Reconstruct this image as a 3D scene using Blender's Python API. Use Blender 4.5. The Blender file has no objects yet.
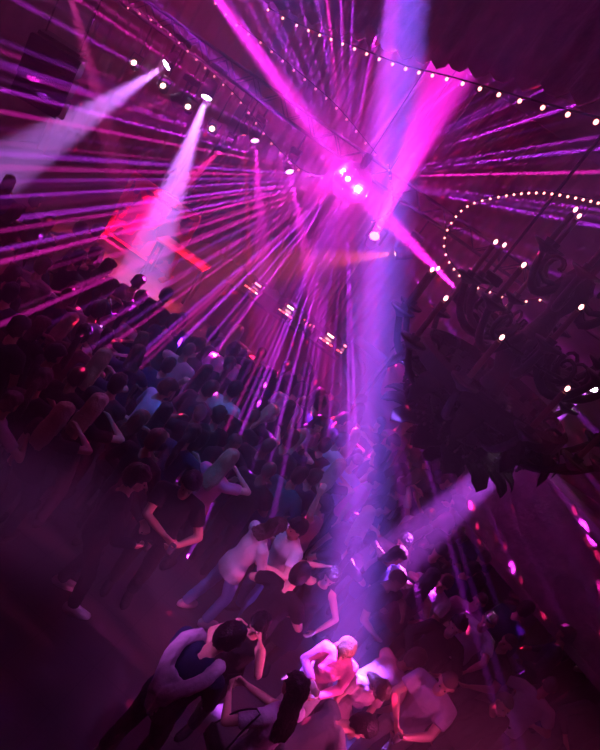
import bpy, bmesh, math, random
from mathutils import Vector, Matrix, Euler, noise
random.seed(7)
C = bpy.context.scene.collection
PI = math.pi
R = math.radians
# ------------------------------------------------------------------ camera
CAM = Vector((0.0, 0.0, 5.6)); PITCH = R(22); ROLL = R(35); FPX = 620.0
FWD = Vector((0, math.cos(PITCH), -math.sin(PITCH)))
RT0 = Vector((1, 0, 0)); UP0 = Vector((0, math.sin(PITCH), math.cos(PITCH)))
IMX = RT0*math.cos(ROLL) + UP0*math.sin(ROLL)
IMY = -RT0*math.sin(ROLL) + UP0*math.cos(ROLL)
def ray(px, py):
    return (FWD*FPX + IMX*(px-300) - IMY*(py-375)).normalized()
def aty(px, py, y):
    d = ray(px, py); return CAM + d*((y-CAM.y)/d.y)
def atz(px, py, z):
    d = ray(px, py); return CAM + d*((z-CAM.z)/d.z)
def setup_camera():
    cd = bpy.data.cameras.new('camera'); cam = bpy.data.objects.new('camera', cd); C.objects.link(cam)
    m = Matrix((( IMX.x, IMY.x, -FWD.x), (IMX.y, IMY.y, -FWD.y), (IMX.z, IMY.z, -FWD.z))).to_4x4()
    m.translation = CAM; cam.matrix_world = m
    cd.sensor_fit = 'VERTICAL'; cd.sensor_height = 24; cd.lens = FPX/750*24
    cd.clip_start = .05; cd.clip_end = 200
    bpy.context.scene.camera = cam
# ------------------------------------------------------------------ materials
MATS = {}
def mat(name, color, rough=.6, metal=0., bump=0., bscale=40., vary=0., vscale=6., spec=.4, coord='Object'):
    if name in MATS: return MATS[name]
    m = bpy.data.materials.new(name); m.use_nodes = True
    nt = m.node_tree; b = nt.nodes['Principled BSDF']
    c = (*color, 1)
    b.inputs['Base Color'].default_value = c; b.inputs['Roughness'].default_value = rough
    b.inputs['Metallic'].default_value = metal; b.inputs['Specular IOR Level'].default_value = spec
    tc = nt.nodes.new('ShaderNodeTexCoord')
    if vary:
        n = nt.nodes.new('ShaderNodeTexNoise'); n.inputs['Scale'].default_value = vscale; n.inputs['Detail'].default_value = 4
        nt.links.new(tc.outputs[coord], n.inputs['Vector'])
        r = nt.nodes.new('ShaderNodeValToRGB')
        r.color_ramp.elements[0].position = .3; r.color_ramp.elements[1].position = .7
        r.color_ramp.elements[0].color = tuple(x*(1-vary) for x in color)+(1,)
        r.color_ramp.elements[1].color = tuple(min(1, x*(1+vary)) for x in color)+(1,)
        nt.links.new(n.outputs['Fac'], r.inputs['Fac']); nt.links.new(r.outputs['Color'], b.inputs['Base Color'])
    if bump:
        n = nt.nodes.new('ShaderNodeTexNoise'); n.inputs['Scale'].default_value = bscale; n.inputs['Detail'].default_value = 5
        nt.links.new(tc.outputs[coord], n.inputs['Vector'])
        bp = nt.nodes.new('ShaderNodeBump'); bp.inputs['Strength'].default_value = bump; bp.inputs['Distance'].default_value = .03
        nt.links.new(n.outputs['Fac'], bp.inputs['Height']); nt.links.new(bp.outputs['Normal'], b.inputs['Normal'])
    MATS[name] = m; return m
def glow(name, color, strength):
    if name in MATS: return MATS[name]
    m = bpy.data.materials.new(name); m.use_nodes = True
    nt = m.node_tree; b = nt.nodes['Principled BSDF']
    b.inputs['Base Color'].default_value = (.02, .02, .02, 1)
    b.inputs['Emission Color'].default_value = (*color, 1); b.inputs['Emission Strength'].default_value = strength
    m.cycles.emission_sampling = 'NONE'
    MATS[name] = m; return m
# ------------------------------------------------------------------ mesh helpers
def link(name, bm, m, parent=None, smooth=False, loc=None):
    me = bpy.data.meshes.new(name)
    bmesh.ops.recalc_face_normals(bm, faces=bm.faces)
    bm.to_mesh(me); bm.free()
    if smooth:
        for p in me.polygons: p.use_smooth = True
    ms = m if isinstance(m, (list, tuple)) else [m]
    for x in ms: me.materials.append(x)
    o = bpy.data.objects.new(name, me); C.objects.link(o)
    if parent: o.parent = parent
    if loc is not None: o.location = loc
    return o
def tag(o, label=None, cat=None, group=None, kind=None):
    if label: o['label'] = label
    if cat: o['category'] = cat
    if group: o['group'] = group
    if kind: o['kind'] = kind
    return o
def thing(name, label, cat, loc=(0,0,0), rotz=0, group=None):
    o = bpy.data.objects.new(name, None); C.objects.link(o)
    o.empty_display_size = .1
    o.location = loc; o.rotation_euler = (0, 0, rotz)
    return tag(o, label, cat, group)
def copy_tree(o, parent=None):
    c = o.copy(); C.objects.link(c)
    if parent: c.parent = parent
    for ch in list(o.children): copy_tree(ch, c)
    return c
def frame(a, b):
    z = (Vector(b)-Vector(a)); l = z.length; z.normalize()
    x = z.orthogonal().normalized(); y = z.cross(x)
    m = Matrix(((x.x, y.x, z.x), (x.y, y.y, z.y), (x.z, y.z, z.z))).to_4x4()
    return m, l
def box(bm, c, s, rot=None, bevel=0):
    m = Matrix.Translation(Vector(c)) @ (rot.to_4x4() if rot else Matrix()) @ Matrix.Diagonal((s[0], s[1], s[2], 1))
    g = bmesh.ops.create_cube(bm, size=1, matrix=m)
    if bevel:
        es = list({e for v in g['verts'] for e in v.link_edges})
        bmesh.ops.bevel(bm, geom=es, offset=bevel, segments=2, affect='EDGES')
def tube(bm, a, b, r, r2=None, seg=10):
    m, l = frame(a, b)
    bmesh.ops.create_cone(bm, cap_ends=True, segments=seg, radius1=r, radius2=r if r2 is None else r2, depth=l,
                          matrix=Matrix.Translation((Vector(a)+Vector(b))/2) @ m)
def ball(bm, c, r, u=12, v=8, rot=None):
    rr = (r, r, r) if not isinstance(r, (tuple, list)) else r
    bmesh.ops.create_uvsphere(bm, u_segments=u, v_segments=v, radius=1,
        matrix=Matrix.Translation(Vector(c)) @ (rot.to_4x4() if rot else Matrix()) @ Matrix.Diagonal((*rr, 1)))
def path_tube(bm, pts, r, seg=6):
    for a, b in zip(pts, pts[1:]): 
        if (Vector(b)-Vector(a)).length > 1e-5: tube(bm, a, b, r, seg=seg)
def sweep(bm, pts, radii, seg=8, cap=True):
    pts = [Vector(p) for p in pts]; rings = []; x = None
    for i, p in enumerate(pts):
        t = (pts[min(i+1, len(pts)-1)]-pts[max(i-1, 0)]).normalized()
        x = (x - t*x.dot(t)).normalized() if x is not None else t.orthogonal().normalized()
        y = t.cross(x); r = radii[i] if isinstance(radii, (list, tuple)) else radii
        rings.append([bm.verts.new(p + (x*math.cos(2*PI*k/seg)+y*math.sin(2*PI*k/seg))*r) for k in range(seg)])
    for a, b in zip(rings, rings[1:]):
        for k in range(seg): bm.faces.new((a[k], a[(k+1) % seg], b[(k+1) % seg], b[k]))
    if cap: bm.faces.new(rings[0][::-1]); bm.faces.new(rings[-1])
def lathe(bm, prof, seg=20, at=(0,0,0), m=None):
    at = Vector(at); rings = []
    for r, z in prof:
        ring = []
        for k in range(seg):
            p = Vector((max(r, 1e-4)*math.cos(2*PI*k/seg), max(r, 1e-4)*math.sin(2*PI*k/seg), z))
            ring.append(bm.verts.new((m @ p if m else p) + at))
        rings.append(ring)
    for a, b in zip(rings, rings[1:]):
        for k in range(seg): bm.faces.new((a[k], a[(k+1) % seg], b[(k+1) % seg], b[k]))
    bm.faces.new(rings[0][::-1]); bm.faces.new(rings[-1])
def NB(): return bmesh.new()
# ------------------------------------------------------------------ room and haze
XL, XR, YB, YF, ZC = -10.0, 7.6, -1.6, 17.0, 8.4
floor_m = mat('floor tiles', (.16, .13, .14), .45, bump=.15, bscale=30)
def tile_floor():
    m = MATS['floor tiles']; nt = m.node_tree; b = nt.nodes['Principled BSDF']
    tc = nt.nodes.new('ShaderNodeTexCoord'); br = nt.nodes.new('ShaderNodeTexBrick')
    mp = nt.nodes.new('ShaderNodeMapping'); mp.inputs['Rotation'].default_value = (0, 0, R(8))
    nt.links.new(tc.outputs['Object'], mp.inputs['Vector']); nt.links.new(mp.outputs['Vector'], br.inputs['Vector'])
    br.offset = 0; br.inputs['Scale'].default_value = 1.0
    br.inputs['Brick Width'].default_value = .62; br.inputs['Row Height'].default_value = .62
    br.inputs['Mortar Size'].default_value = .006
    br.inputs['Color1'].default_value = (.055, .042, .045, 1); br.inputs['Color2'].default_value = (.045, .034, .037, 1)
    br.inputs['Mortar'].default_value = (.015, .011, .011, 1)
    nt.links.new(br.outputs['Color'], b.inputs['Base Color'])
tile_floor()
def structure(name, bm, m, **k):
    o = link(name, bm, m, **k); o['kind'] = 'structure'; return o
bm = NB(); box(bm, ((XL+XR)/2, (YB+YF)/2, -.1), (XR-XL+.4, YF-YB+.4, .2)); structure('floor', bm, floor_m)
ceil_m = mat('ceiling gauze', (.20, .15, .16), .85, bump=.9, bscale=7, vary=.5, vscale=3)
wall_m = mat('wall plaster', (.17, .11, .12), .8, bump=.8, bscale=5, vary=.5, vscale=2.2)
bm = NB(); box(bm, ((XL+XR)/2, (YB+YF)/2, ZC+.1), (XR-XL+.4, YF-YB+.4, .2)); structure('ceiling', bm, ceil_m)
for nm, c, s in (('wall_left', (XL-.1, (YB+YF)/2, ZC/2), (.2, YF-YB+.4, ZC)), ('wall_right', (XR+.1, (YB+YF)/2, ZC/2), (.2, YF-YB+.4, ZC)),
                 ('wall_back', ((XL+XR)/2, YF+.1, ZC/2), (XR-XL, .2, ZC)), ('wall_front', ((XL+XR)/2, YB-.1, ZC/2), (XR-XL, .2, ZC))):
    bm = NB(); box(bm, c, s); structure(nm, bm, wall_m)
def setup_world():
    w = bpy.data.worlds.new('club air'); bpy.context.scene.world = w; w.use_nodes = True
    nt = w.node_tree; bg = nt.nodes['Background']; bg.inputs['Color'].default_value = (0, 0, 0, 1); bg.inputs['Strength'].default_value = 0
    v = nt.nodes.new('ShaderNodeVolumeScatter'); v.inputs['Color'].default_value = (1, 1, 1, 1)
    v.inputs['Density'].default_value = .04; v.inputs['Anisotropy'].default_value = 0.0
    nt.links.new(v.outputs[0], nt.nodes['World Output'].inputs['Volume'])
# ------------------------------------------------------------------ lights
def new_light(name, kind, loc, color, power, radius=.03, parent=None):
    l = bpy.data.lights.new(name, kind); l.color = color; l.energy = power
    if kind in ('SPOT', 'POINT'): l.shadow_soft_size = radius
    o = bpy.data.objects.new(name, l); C.objects.link(o); o.location = loc
    return o
def aim(o, tgt):
    o.rotation_euler = (Vector(tgt)-Vector(o.location)).to_track_quat('-Z', 'Y').to_euler()
def beam(src, tgt, color, power, deg, blend=.5, radius=.05):
    # power in lamp watts
    o = new_light('beam', 'SPOT', src, color, power, radius); o.data.spot_size = R(deg); o.data.spot_blend = blend
    aim(o, tgt); return o
def area(loc, tgt, color, power, size):
    o = new_light('fill_wash', 'AREA', loc, color, power); o.data.shape = 'DISK'; o.data.size = size; aim(o, tgt); return o
BALL = aty(352, 183, 9.0); BALL_R = .28
def gobo(o, scale, thr, seed, base=0., soft=.02, k=1.0, ex=5):
    l = o.data; l.use_nodes = True; nt = l.node_tree; em = nt.nodes['Emission']
    tc = nt.nodes.new('ShaderNodeTexCoord'); mp = nt.nodes.new('ShaderNodeMapping'); mp.inputs['Location'].default_value = (seed, seed*.7, seed*1.3)
    vo = nt.nodes.new('ShaderNodeTexVoronoi'); vo.inputs['Scale'].default_value = scale
    nt.links.new(tc.outputs['Normal'], mp.inputs['Vector']); nt.links.new(mp.outputs['Vector'], vo.inputs['Vector'])
    mr = nt.nodes.new('ShaderNodeMapRange'); mr.inputs['From Min'].default_value = thr; mr.inputs['From Max'].default_value = thr-soft
    mr.inputs['To Min'].default_value = base; mr.inputs['To Max'].default_value = 1
    nt.links.new(vo.outputs['Distance'], mr.inputs['Value'])
    sp = nt.nodes.new('ShaderNodeSeparateColor'); nt.links.new(vo.outputs['Color'], sp.inputs[0])
    pw = nt.nodes.new('ShaderNodeMath'); pw.operation = 'POWER'; pw.inputs[1].default_value = ex; nt.links.new(sp.outputs[0], pw.inputs[0])
    mu = nt.nodes.new('ShaderNodeMath'); mu.operation = 'MULTIPLY'
    nt.links.new(mr.outputs[0], mu.inputs[0]); nt.links.new(pw.outputs[0], mu.inputs[1])
    m2 = nt.nodes.new('ShaderNodeMath'); m2.operation = 'MULTIPLY'; m2.inputs[1].default_value = k; nt.links.new(mu.outputs[0], m2.inputs[0])
    nt.links.new(m2.outputs[0], em.inputs['Strength'])
DEV = False
# ------------------------------------------------------------------ people
def ell(c, r, seg=12, rot=None):               # points of an elliptical ring
    pts = []
    for k in range(seg):
        p = Vector((r[0]*math.cos(2*PI*k/seg), r[1]*math.sin(2*PI*k/seg), 0))
        pts.append(p+Vector(c))
    return pts
def sph(c, r, n=8, m=5, rot=None):
    rr = (r, r, r) if not isinstance(r, (tuple, list)) else r
    pts = []
    for i in range(m+1):
        t = PI*i/m
        for k in range(n if 0 < i < m else 1):
            a = 2*PI*k/n
            p = Vector((rr[0]*math.sin(t)*math.cos(a), rr[1]*math.sin(t)*math.sin(a), rr[2]*math.cos(t)))
            if rot: p = rot @ p
            pts.append(p+Vector(c))
    return pts
def hull(bm, pts):
    vs = [bm.verts.new(p) for p in pts]
    g = bmesh.ops.convex_hull(bm, input=vs, use_existing_faces=False)
    junk = [e for e in set(g['geom_interior']+g['geom_unused']) if isinstance(e, bmesh.types.BMVert) and e.is_valid]
    if junk: bmesh.ops.delete(bm, geom=junk, context='VERTS')
def cap(bm, a, b, ra, rb, n=10): hull(bm, sph(a, ra, n, 6)+sph(b, rb, n, 6))
def flatcap(bm, a, b, ra, rb, n=12):            # a limb tube whose far end is cut flat, like a cuff
    m, l = frame(a, b)
    end = [Vector(b) + m.to_3x3() @ Vector((rb*math.cos(2*PI*k/n), rb*math.sin(2*PI*k/n), 0)) for k in range(n)]
    hull(bm, sph(a, ra, n, 6)+end)
def fuse(name, bm, m, voxel, smooth=3, parent=None, fold=0, fscale=9, fvec=(1, 1, .45)):
    me = bpy.data.meshes.new(name); bmesh.ops.recalc_face_normals(bm, faces=bm.faces); bm.to_mesh(me); bm.free()
    t = bpy.data.objects.new('t', me); C.objects.link(t)
    md = t.modifiers.new('r', 'REMESH'); md.mode = 'VOXEL'; md.voxel_size = voxel; md.use_smooth_shade = True
    if smooth:
        s = t.modifiers.new('s', 'SMOOTH'); s.factor = .5; s.iterations = smooth
    dg = bpy.context.evaluated_depsgraph_get()
    me2 = bpy.data.meshes.new_from_object(t.evaluated_get(dg)); me2.name = name
    bpy.data.objects.remove(t); bpy.data.meshes.remove(me)
    if fold:
        for v in me2.vertices:
            q = Vector((v.co.x*fvec[0], v.co.y*fvec[1], v.co.z*fvec[2]))*fscale
            d = noise.noise(q)+.5*noise.noise(q*2.1)
            v.co += v.normal*(d*fold)
    for p in me2.polygons: p.use_smooth = True
    me2.materials.clear()
    for x in (m if isinstance(m, (list, tuple)) else [m]): me2.materials.append(x)
    o = bpy.data.objects.new(name, me2); C.objects.link(o)
    if parent: o.parent = parent
    return o
def ik(s, t, la, lb, hint):
    s, t = Vector(s), Vector(t); d = t-s; L = min(d.length, (la+lb)*.995); d = d.normalized()
    if (t-s).length > L: t = s+d*L
    a = (la*la-lb*lb+L*L)/(2*L); h = math.sqrt(max(la*la-a*a, 0))
    n = Vector(hint); n = (n-d*n.dot(d)).normalized()
    return s+d*a+n*h, t
SKIN = [mat('skin fair', (.62, .36, .28), .5), mat('skin tan', (.45, .24, .17), .5), mat('skin deep', (.22, .11, .075), .5)]
def cloth(name, c, rough=.85): return mat('cloth '+name, c, rough, bump=.35, bscale=26, spec=.15)
CL = dict(black=cloth('black', (.012, .012, .014)), charcoal=cloth('charcoal', (.035, .035, .04)), navy=cloth('navy', (.015, .03, .08)),
  white=cloth('white', (.72, .70, .72)), cream=cloth('cream', (.6, .55, .55)), lavender=cloth('lavender', (.50, .42, .60)), denim=cloth('denim', (.09, .19, .42)),
  jeans=cloth('pale denim', (.22, .32, .55)), pink=cloth('pink', (.75, .22, .42)), rose=cloth('dusty rose', (.36, .19, .24)), grey=cloth('grey', (.20, .18, .20)),
  khaki=cloth('khaki', (.38, .32, .30)), brown=cloth('brown', (.07, .04, .035)), maroon=cloth('maroon', (.13, .03, .05)), teal=cloth('teal', (.02, .10, .12)), blush=cloth('blush', (.5, .30, .36)))
HAIR = dict(black=mat('hair black', (.006, .005, .006), .45, bump=.5, bscale=70), brown=mat('hair brown', (.045, .022, .013), .45, bump=.5, bscale=70),
  blonde=mat('hair blonde', (.42, .27, .17), .45, bump=.5, bscale=70), stub=mat('hair stubble', (.10, .06, .05), .7, bump=.2, bscale=90))
EYE = mat('eye', (.03, .02, .02), .15)
MALE = [(.885, .170, .118, 0), (.97, .165, .112, 0), (1.09, .148, .102, 0), (1.27, .170, .118, .005), (1.385, .160, .098, -.005), (1.45, .085, .068, -.01)]
FEM = [(.885, .175, .122, -.005), (.97, .160, .108, 0), (1.08, .122, .088, 0), (1.26, .142, .118, .012), (1.37, .135, .085, 0), (1.44, .07, .058, -.01)]
def person(label, cat='person', group=None, fem=False, top='black', sleeve='short', bottom='black', hair='short', hairc='black', skin=0, shoe='black',
           lean=4, side=0, twist=0, L=(-.27, .06, .86), Rr=(.27, .06, .86), eL=(-1, -.6, -.2), eR=(1, -.6, -.2), head=(0, 0, 0), feet=((-.11, .02), (.11, 0)),
           curl=.5, fine=True, skirt=None, dress=False, hem=.875, loose=.0):
    vb, vc = ((.0095, .0135) if not DEV else (.016, .02)) if fine else (.019, .021)
    rings = FEM if fem else MALE
    pel = Vector((0, 0, .97))
    M = Matrix.Rotation(R(twist), 3, 'Z') @ Matrix.Rotation(R(side), 3, 'Y') @ Matrix.Rotation(-R(lean), 3, 'X')
    pel_shift = Vector((0, -math.sin(R(lean))*.16, 0))
    U = lambda p: pel + pel_shift + M @ (Vector(p)-pel)
    def blend(p):                               # hips follow the spine only partly
        p = Vector(p); w = min(1, max(0, (p.z-.86)/.2)); return (p+pel_shift)*(1-w)+U(p)*w
    sw = .165 if fem else .188; sz = 1.385 if fem else 1.40
    sk = SKIN[skin]
    shL, shR = U((-sw, -.005, sz)), U((sw, -.005, sz))
    T = {}; 
    for s, sh, tg, el in ((-1, shL, L, eL), (1, shR, Rr, eR)):
        e, w = ik(sh, U(tg), .285, .255, M @ Vector(el)); T[s] = (sh, e, w)
    hp = {}
    for s in (-1, 1):
        f = feet[0 if s < 0 else 1]; hip = Vector((s*.088, 0, .905))+pel_shift
        k, an = ik(hip, (f[0], f[1]-.02, .085), .42, .42, (s*.15, 1, 0)); hp[s] = (hip, k, an)
    HM = M @ Matrix.Rotation(R(head[0]), 3, 'Z') @ Matrix.Rotation(-R(head[1]), 3, 'X') @ Matrix.Rotation(R(head[2]), 3, 'Y')
    nk = U((0, -.005, 1.47)); hc = nk + HM @ Vector((0, .03, .155))
    Hd = lambda p: hc + HM @ Vector(p)
    # ---- body: one continuous skin
    bm = NB()
    rp = [[blend(p) for p in ell((0, y, z), (a*.96, b*.96))] for z, a, b, y in rings]
    for a, b in zip(rp, rp[1:]): hull(bm, a+b)
    if fem:
        for s in (-1, 1): hull(bm, [U(p) for p in sph((s*.062, .085, 1.235), (.062, .055, .062))])
    cap(bm, U((0, -.008, 1.42)), Hd((0, -.015, -.06)), .06 if not fem else .05, .054 if not fem else .046)
    for s in (-1, 1):
        sh, e, w = T[s]; k = .86 if fem else 1
        cap(bm, U((s*.06, -.008, sz+.015)), sh, .066*k, .062*k)
        cap(bm, sh, e, .058*k, .044*k); cap(bm, e, e.lerp(w, .35), .044*k, .043*k); cap(bm, e.lerp(w, .35), w, .043*k, .028*k)
        hd = (w-e).normalized(); n = M @ Vector((-s, .15, 0)); n = (n-hd*n.dot(hd)).normalized(); x = hd.cross(n)
        P = lambda a, b, c: w + x*a + hd*b + n*c       # hand frame: a across, b towards the fingertips, c out of the palm
        hull(bm, [q for a, b in ((-.022, .012), (.022, .012), (-.034, .088), (.034, .088)) for q in sph(P(a, b, 0), .0135 if fine else .02, 6, 4)])
        if fine:
            for i, (a, l) in enumerate(((-.033, .066), (-.011, .078), (.011, .073), (.033, .056))):
                p = P(a, .092, 0); ang = 0
                for seg, r in ((.45, .0098), (.32, .0092), (.23, .0085)):
                    ang += curl*(.55+.12*i); q = p + (hd*math.cos(ang)+n*math.sin(ang)+x*(a*1.2))*l*seg
                    cap(bm, p, q, r, r*.95, 6); p = q
            tx = -1 if s*1 > 0 else 1
            p0 = P(.026*tx, .03, .006); p1 = P(.058*tx, .062, .02); p2 = P(.06*tx, .092, .03)
            cap(bm, p0, p1, .014, .011, 6); cap(bm, p1, p2, .011, .009, 6)
        else:
            hull(bm, sph(P(-.02, .09, 0), .02, 6, 4)+sph(P(.02, .09, 0), .02, 6, 4)+sph(P(0, .16, .03), .016, 6, 4))
        hip, kn, an = hp[s]
        cap(bm, hip, kn, .086, .056); cap(bm, kn, kn.lerp(an, .35), .056, .055); cap(bm, kn.lerp(an, .35), an, .054, .038)
        f = feet[0 if s < 0 else 1]
        hull(bm, sph((f[0], f[1]-.05, .045), .035)+sph((f[0]+s*.015, f[1]+.12, .035), (.038, .05, .03)))
    hs = .94 if fem else 1
    hull(bm, [Hd(Vector(p)*hs) for p in sph((0, -.008, .028), (.076, .096, .098), 14, 9)])
    hull(bm, [Hd(Vector(p)*hs) for p in sph((0, .035, -.03), (.058, .052, .06))+sph((0, .06, -.085), (.027, .024, .022))+sph((0, -.01, .0), (.066, .07, .06))])
    if fine:
        hull(bm, [Hd(Vector(p)*hs) for p in sph((0, .088, .018), .009)+sph((0, .112, -.022), .013)+sph((.016, .094, -.026), .008)+sph((-.016, .094, -.026), .008)])
        hull(bm, [Hd(Vector(p)*hs) for p in sph((.03, .078, .034), .011)+sph((-.03, .078, .034), .011)])
        hull(bm, [Hd(Vector(p)*hs) for p in sph((.018, .084, -.056), .008)+sph((-.018, .084, -.056), .008)+sph((0, .092, -.054), .009)])
        for s in (-1, 1): hull(bm, [Hd(Vector(p)*hs) for p in sph((s*.08, -.005, .0), (.010, .02, .032))])
    body = fuse('person', bm, sk, vb, 2)
    tag(body, label, cat, group)
    # ---- top
    if top:
        bm = NB(); tm = CL[top]; g = .016+loose
        rr = [(hem, rings[0][1], rings[0][2], 0)]+rings[1:-1]+[(1.44, .098 if not fem else .085, .075, -.01)]
        if dress: rr = [(.52, .25, .21, 0), (.75, .22, .17, 0)]+rr[0:]
        rp = [[blend(p) for p in ell((0, y, z), (a+g, b+g), 16)] for z, a, b, y in rr]
        for a, b in zip(rp, rp[1:]): hull(bm, a+b)
        if fem:
            for s in (-1, 1): hull(bm, [U(p) for p in sph((s*.062, .09, 1.235), (.07, .062, .068))])
        for s in (-1, 1):
            sh, e, w = T[s]; k = .9 if fem else 1
            if sleeve != 'none':
                cap(bm, U((s*.06, -.008, sz+.018)), sh, .074*k, .076*k)
                if sleeve == 'short': flatcap(bm, sh, sh.lerp(e, .62), .075*k, .072*k)
                else:
                    cap(bm, sh, e, .074*k, .060*k); flatcap(bm, e, e.lerp(w, .96), .060*k, .046*k)
            else: cap(bm, U((s*.075, -.005, sz+.025)), U((s*.10, -.005, sz-.1)), .05, .07)
        fuse('dress' if dress else 'shirt', bm, tm, vc, 2, body, .008 if fine else .006, 9 if fine else 8)
    # ---- bottom
    if bottom:
        bm = NB(); b0 = CL[bottom]
        a0 = rings[0]; a1 = rings[1]
        hull(bm, [blend(p) for p in ell((0, 0, .985), (a1[1]+.010, a1[2]+.010))+ell((0, 0, .86), (a0[1]+.012, a0[2]+.012))])
        for s in (-1, 1):
            hip, kn, an = hp[s]
            cap(bm, hip, kn, .097, .072); flatcap(bm, kn, an+Vector((0, 0, .01)), .072, .06)
        fuse('trousers', bm, b0, vc, 2, body, .006 if fine else 0, 10, (1, 1, 1.2))
    # ---- shoes
    for s in (-1, 1):
        f = feet[0 if s < 0 else 1]; bm = NB()
        hull(bm, sph((f[0], f[1]-.055, .05), (.042, .045, .048))+sph((f[0]+s*.015, f[1]+.13, .035), (.046, .06, .034))+sph((f[0], f[1]-.03, .09), (.04, .045, .03))+ell((f[0]+s*.01, f[1]+.05, .004), (.05, .14)))
        link('shoe', bm, CL[shoe], body, True)
    # ---- hair
    if hair:
        hm = HAIR[hairc]; bm = NB()
        bmesh.ops.create_uvsphere(bm, u_segments=24 if fine else 14, v_segments=16 if fine else 10, radius=1)
        for v in bm.verts:
            d = v.co.normalized(); p = Vector((d.x*.076, d.y*.096, d.z*.098))
            line = .045 if d.y > .2 else (-.02 if d.y > -.25 else -.075)
            if hair == 'stub': line += .005
            if d.y > .2: line += .025*d.y
            k = 1.0 if p.z+.028 > line-.012 else 0
            if hair == 'cap': k = 1 if p.z > .02 else 0
            n = noise.noise(d*4.3+Vector((len(label)*.37, 0, 0)))
            th = {'stub': .006, 'cap': .022}.get(hair, .026+.012*max(0, d.z))
            r = 1 + (th/.09)*(1+.5*n*(hair not in ('stub', 'cap')))
            p = p*(r if k else .86)
            v.co = Hd((p+Vector((0, -.010, .030)))*hs)
        if hair in ('long', 'ponytail', 'bob'):
            if hair == 'ponytail':
                pts = [Hd((0, -.10, .06)), Hd((0, -.15, .02)), U((0, -.17, 1.45)), U((0, -.165, 1.3)), U((.01, -.15, 1.17))]
                sweep(bm, pts, [.025, .04, .045, .038, .012], 10)
            else:
                low = 1.42 if hair == 'bob' else 1.26
                A = [Hd(p) for p in ell((0, -.035, .03), (.096, .083))]; B = [Hd(p) for p in ell((0, -.05, -.07), (.10, .065))]
                D = [U(p) for p in ell((0, -.10, (1.47+low)/2), (.105, .05))]; E = [U(p) for p in ell((0, -.125, low), (.075, .025))]
                hull(bm, A+B); hull(bm, B+D)
                if hair == 'long': hull(bm, D+E)
        if hair in ('long', 'bob', 'ponytail') : fuse('hair', bm, hm, .011 if fine else .018, 2, body, .010, 24, (1.5, 1.5, .3))
        else: link('cap' if hair == 'cap' else 'hair', bm, hm if hair != 'cap' else CAPM, body, True)
    if fine:
        for s in (-1, 1):
            bm = NB(); ball(bm, Hd(Vector((s*.030, .082, .012))*hs), .008, 8, 6); link('eye', bm, EYE, body, True)
    body['_head'] = list(hc)
    body['_wl'] = list(T[-1][2]); body['_wr'] = list(T[1][2])
    return body
CAPM = mat('silver cap', (.7, .68, .7), .25, .8)
def imdir(ix, iy):                               # a direction seen in the photo, as a heading on the floor
    c, s = math.cos(ROLL), math.sin(ROLL)
    u = c*ix+s*iy; v = -s*ix+c*iy
    return math.atan2(-u, -v/.65)
def stand_at(o, px, py, rot, z=None, scale=1.0):
    h = Vector(o['_head'])*scale
    P = atz(px, py, h.z if z is None else z)
    o.rotation_euler = (0, 0, rot); o.scale = (scale,)*3
    off = Matrix.Rotation(rot, 3, 'Z') @ Vector((h.x, h.y, 0))
    o.location = (P.x-off.x, P.y-off.y, 0)
    return o
def world(o, p):
    return Matrix.Translation(o.location) @ Matrix.Rotation(o.rotation_euler.z, 4, 'Z') @ (Vector(p)*o.scale.x)
# ------------------------------------------------------------------ the stage and its gear
M_BLK = mat('black metal', (.02, .02, .022), .45, .6); M_DK = mat('black paint', (.018, .018, .02), .55); M_STEEL = mat('steel', (.35, .35, .37), .35, 1.)
M_GRILLE = mat('speaker grille', (.025, .03, .035), .7, bump=.6, bscale=90)
M_STAGE = mat('stage boards', (.16, .09, .10), .5, bump=.3, bscale=12, vary=.25)
M_FASC = mat('stage fascia', (.10, .05, .06), .6, bump=.4, bscale=8)
SY = 10.9; SZ = .55
bm = NB(); box(bm, (-2.2, (SY+YF)/2, SZ/2), (11.6, YF-SY-.02, SZ-.004))
o = structure('stage', bm, M_STAGE)
VELVET = mat('red velvet', (.30, .03, .06), .85, bump=.3, bscale=20)
def curtain(x0, x1, y, z0, z1, lab, waves):
    bm = NB(); n = waves*10; rows = 8; g = []
    for i in range(n+1):
        t = i/n; x = x0+(x1-x0)*t; col = []
        for j in range(rows+1):
            s = j/rows; a = .05+.07*s
            col.append(bm.verts.new((x+.03*math.sin(3*t+s*4), y+a*math.sin(t*waves*2*PI+.4*math.sin(5*s)), z1+(z0-z1)*s)))
        g.append(col)
    for i in range(n):
        for j in range(rows): bm.faces.new((g[i][j], g[i+1][j], g[i+1][j+1], g[i][j+1]))
    r = bmesh.ops.extrude_face_region(bm, geom=bm.faces[:])
    bmesh.ops.translate(bm, vec=(0, .03, 0), verts=[v for v in r['geom'] if isinstance(v, bmesh.types.BMVert)])
    o = link('curtain', bm, VELVET, None, True); tag(o, lab, 'curtain', 'stage curtains'); return o
curtain(-9.6, -5.2, 16.4, .02, 7.6, 'left red velvet curtain closing the back of the stage area', 12)
curtain(-5.0, -.4, 16.5, SZ+.02, 7.6, 'middle red velvet curtain behind the DJ table', 12)
curtain(-.2, 3.4, 16.4, SZ+.02, 7.6, 'right red velvet curtain behind the stage, nearest the chandelier', 10)
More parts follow.
